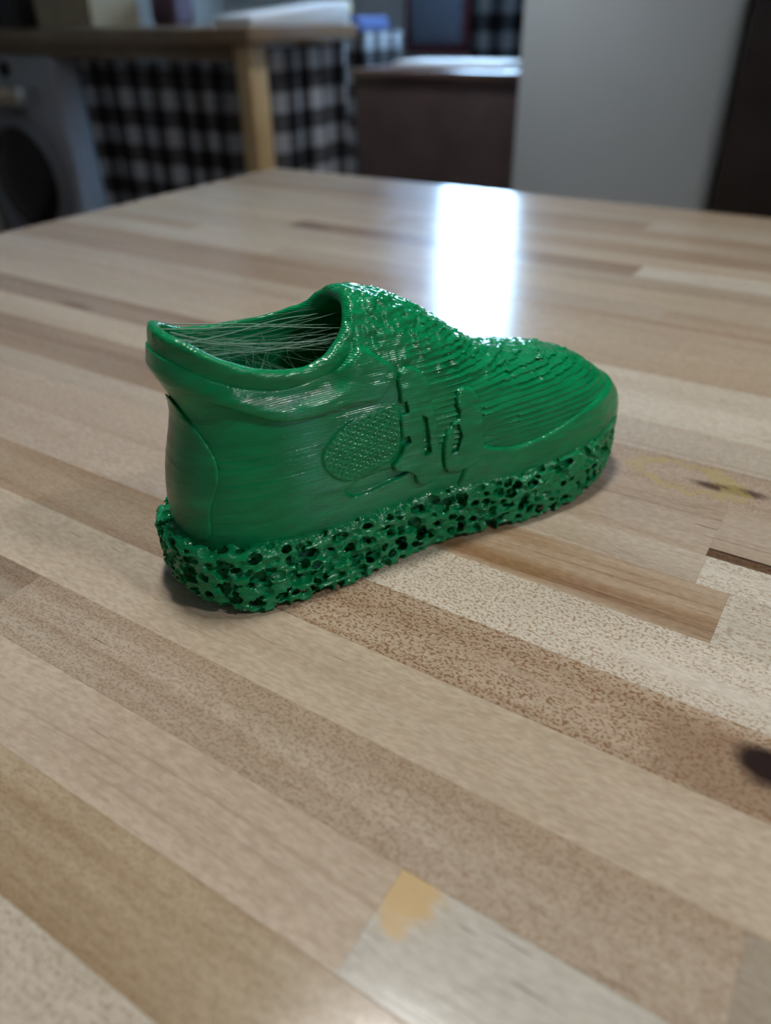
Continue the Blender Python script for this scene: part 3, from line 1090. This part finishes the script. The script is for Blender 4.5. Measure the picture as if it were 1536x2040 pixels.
MB().lathe([(.028, 0.0), (.028, .012), (.022, .016), (0, .016)], 32, Mk).build('knob', BLACKG, washer, True)
HANDLE = simple_mat('handle_wood_reflection', (0.48, 0.36, 0.22), 0.3)  # tan paints the wood reflected in a chrome bar
CHROME = simple_mat('chrome_cap', (0.78, 0.80, 0.84), 0.18, metal=0.9)
hnd = MB().box((-.29, -.075, .700), (.135, -.03, .765), .012, 3).build('handle', HANDLE, washer, True)
MB().box((.1355, -.078, .695), (.168, -.027, .77), .014, 3).build('handle_cap', CHROME, hnd, True)
MB().cyl((-.2, -.031, .735), (-.2, -.0003, .735), .012).build('handle_stud', CHROME, hnd)

# things on the counter
o = MB().box((-3.52, CY + .05, CT + .0004), (-3.17, CY + .20, CT + .26), .012).build('box', simple_mat('black_box', (0.012, 0.011, 0.011), 0.4))
tag(o, 'black box standing on the counter above the washing machine', 'box')
bx = empty('cardboard_box', (-2.91, CY + .20, CT + .0004))
tag(bx, 'tan cardboard box on the counter beside the black box', 'box')
CARD = simple_mat('cardboard', (0.36, 0.27, 0.16), 0.8, nscale=30, namp=.08)
crt = MB().box((-.16, -.12, 0), (.16, .12, .22), .003).build('carton', CARD, bx)
MB().box((-.16, -.02, .2202), (.16, .02, .2210)).build('tape', simple_mat('parcel_tape', (0.42, 0.30, 0.15), 0.25), crt)
o = MB().box((-2.74, CY + .36, CT + .0004), (-2.60, CY + .48, CT + .12), .02, 3).build('tin', simple_mat('purple_tin', (0.075, 0.04, 0.07), 0.35))
tag(o, 'small dark purple tin at the back of the counter', 'tin')
b = MB()  # added wedge, stands in for the window glare on the worktop
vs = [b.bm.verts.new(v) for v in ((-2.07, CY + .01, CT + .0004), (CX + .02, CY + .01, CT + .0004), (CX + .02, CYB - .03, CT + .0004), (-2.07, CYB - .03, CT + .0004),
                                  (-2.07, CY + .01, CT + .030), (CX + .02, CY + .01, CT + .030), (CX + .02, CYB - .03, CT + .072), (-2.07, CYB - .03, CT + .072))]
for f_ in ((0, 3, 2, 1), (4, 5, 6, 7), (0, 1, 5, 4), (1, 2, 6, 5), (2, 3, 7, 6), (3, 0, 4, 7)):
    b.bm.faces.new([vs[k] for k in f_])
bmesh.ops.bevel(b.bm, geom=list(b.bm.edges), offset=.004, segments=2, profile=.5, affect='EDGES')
o = b.build('counter_glare_wedge', simple_mat('glare_bluish_white', (0.84, 0.89, 0.95), 0.3, nscale=20, namp=.03), None, True)
tag(o, 'bright bluish-white wedge added as window glare on the right end of the counter', 'board')  # not a board, stands in for the window glare


# ------------------------------------------------------------------ brown chest, hamper, fridge, dark cupboard
CHESTM = simple_mat('dark_brown_wood', (0.085, 0.055, 0.052), 0.45, nscale=6, namp=.25)
CHESTT = simple_mat('brown_top', (0.15, 0.09, 0.07), 0.3, nscale=6, namp=.2)
chest = empty('chest', (0, 0, 0))
tag(chest, 'dark brown wooden chest between the checked curtain and the fridge', 'chest')
MB().box((-1.99, 2.90, .03), (-1.25, 3.40, .785), .006).build('body', CHESTM, chest, True)
MB().box((-2.0, 2.885, .7855), (-1.242, 3.41, .812), .005).build('top', CHESTT, chest, True)
for fx in (-1.98, -1.29):
    for fy in (2.92, 3.33):
        MB().box((fx, fy, .0005), (fx + .05, fy + .05, .0298)).build('foot', CHESTM, chest)
o = MB().box((-1.86, 2.98, .8124), (-1.38, 3.22, .836), .010, 3).build('folded_sheet', simple_mat('white_linen', (0.72, 0.73, 0.75), 0.6, nscale=40, namp=.04))
tag(o, 'white folded sheet lying on top of the brown chest', 'sheet')

FRIDGE = simple_mat('fridge_enamel', (0.62, 0.65, 0.66), 0.32, nscale=3, namp=.02)
fr = empty('fridge', (0, 0, 0))
tag(fr, 'tall plain light grey fridge standing behind the table', 'fridge')
MB().box((-1.235, 2.87, .02), (-.53, 3.55, 1.78), .012, 3).build('body', FRIDGE, fr, True)
MB().box((-1.235, 2.80, .05), (-.53, 2.868, 1.18), .014, 3).build('door', FRIDGE, fr, True)
MB().box((-1.235, 2.80, 1.188), (-.53, 2.868, 1.78), .014, 3).build('door', FRIDGE, fr, True)
for fx in (-1.2, -.6):
    for fy in (2.95, 3.45):
        MB().cyl((fx, fy, .0005), (fx, fy, .0198), .02).build('foot', RING, fr)

cup = empty('cupboard', (0, 0, 0))
tag(cup, 'tall dark brown cupboard at the right edge beside the fridge', 'cupboard')
DKW = simple_mat('dark_cupboard_wood', (0.035, 0.024, 0.020), 0.4, nscale=5, namp=.3)
MB().box((-.505, 2.74, .0005), (.55, 3.3, 2.05), .005).build('body', DKW, cup, True)
MB().box((-.50, 2.715, .06), (.018, 2.7395, 2.03), .004).build('door', DKW, cup, True)
MB().box((.024, 2.715, .06), (.545, 2.7395, 2.03), .004).build('door', DKW, cup, True)

ham = empty('hamper', (-2.45, 3.55, 0))
tag(ham, 'checked fabric laundry hamper behind the chest and counter end', 'hamper')
MB().box((-.17, -.17, .0005), (.17, .17, .90), .02, 3).build('frame', simple_mat('hamper_frame', (0.05, 0.05, 0.06), 0.7), ham)
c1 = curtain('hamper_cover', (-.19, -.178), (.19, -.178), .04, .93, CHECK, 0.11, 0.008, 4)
c1.parent = ham
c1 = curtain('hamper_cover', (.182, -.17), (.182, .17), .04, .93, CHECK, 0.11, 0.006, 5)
c1.parent = ham
o = MB().box((-2.60, 3.40, .9004), (-2.30, 3.68, .985), .03, 3).build('folded_jumper', simple_mat('navy_cloth', (0.05, 0.08, 0.22), 0.8, nscale=60, namp=.1))
tag(o, 'dark blue folded jumper lying on the checked hamper', 'jumper')
o = MB().lathe([(0, 0), (.022, .006), (.034, .024), (.034, .040), (.022, .058), (.008, .066), (0, .066)], 24, Matrix.Translation((-2.42, 3.46, .9856))).build('lemon', simple_mat('yellow_peel', (0.75, 0.60, 0.08), 0.5), None, True)
tag(o, 'small yellow ball on the dark blue folded jumper', 'ball')

# window curtains and the bag on the back wall
o = curtain('window_curtain', (-2.72, Y1 - .10), (-2.09, Y1 - .10), 1.16, 2.36, CHECKW, 0.13, 0.028, 21)
tag(o, 'checked window curtain left of the bright gap', 'curtain')
o = curtain('window_curtain', (-1.70, Y1 - .10), (-1.22, Y1 - .10), 0.82, 2.36, CHECKW, 0.13, 0.028, 22)
tag(o, 'checked window curtain right of the bright gap, beside the fridge', 'curtain')
rod = empty('curtain_rod', (0, Y1 - .10, 2.385))
tag(rod, 'thin dark curtain rod above the window', 'rod')
RODM = simple_mat('rod_metal', (0.06, 0.06, 0.06), 0.35, metal=.6)
MB().cyl((-2.9, 0, 0), (-1.2, 0, 0), .012).build('bar', RODM, rod, True)
for bxx in (-2.87, -1.23):
    MB().cyl((bxx, .0125, 0), (bxx, .0995, 0), .008).build('bracket', RODM, rod, True)

o = curtain('checked_cloth', (-2.0, Y1 - .05), (-1.60, Y1 - .05), 0.80, 1.12, CHECKW, 0.16, 0.014, 31)
tag(o, 'black and white checked cloth hanging below the window beside the fridge', 'cloth')
bag = empty('hanging_bag', (-2.20, Y1 - .03, .98))
tag(bag, 'blue-grey cloth bag with dark red trim hanging below the window', 'bag')
BAGM = simple_mat('bag_cloth', (0.16, 0.19, 0.26), 0.85, nscale=70, namp=.35)
TRIM = simple_mat('bag_trim', (0.13, 0.03, 0.035), 0.8)
MB().box((-.15, -.045, -.13), (.15, .025, .17), .03, 3).build('pouch', BAGM, bag, True)
MB().box((-.175, -.04, -.16), (.175, .02, -.1302), .012, 2).build('trim', TRIM, bag, True)
MB().box((-.18, -.04, -.13), (-.1505, .02, .17), .012, 2).build('trim', TRIM, bag, True)
MB().box((.1505, -.04, -.13), (.18, .02, .17), .012, 2).build('trim', TRIM, bag, True)

# ------------------------------------------------------------------ ceiling lamps (deep cylindrical downlights)
for i, ((lx, ly), lr, st, colr, dep) in enumerate(LAMPS):
    L = empty('ceiling_lamp', (lx, ly, CEIL))
    tag(L, ['white ceiling downlight above the table and shoe', 'white ceiling downlight right of the table', 'added unseen downlight brightening the counter end, in front of the fridge and chest'][i], 'lamp', 'ceiling lamps')
    ro = lr + .07
    MB().lathe([(0, -.0005), (ro, -.0005), (ro, -.06 - dep), (ro - .004, -.06 - dep), (lr + .004, -.05), (0, -.05)], 48).build('housing', simple_mat('lamp_housing', (0.25, 0.25, 0.25), 0.7), L, True)
    em, ent, ep = new_mat('lamp_diffuser')
    ent.nodes.remove(ep)
    e_ = ent.nodes.new('ShaderNodeEmission')
    e_.inputs[0].default_value = (*colr, 1)
    e_.inputs[1].default_value = st
    ent.links.new(e_.outputs[0], ent.nodes['Material Output'].inputs[0])
    MB().lathe([(0, -.060), (lr * .7, -.059), (lr, -.056), (lr, -.052), (0, -.052)], 48).build('diffuser', em, L, True)
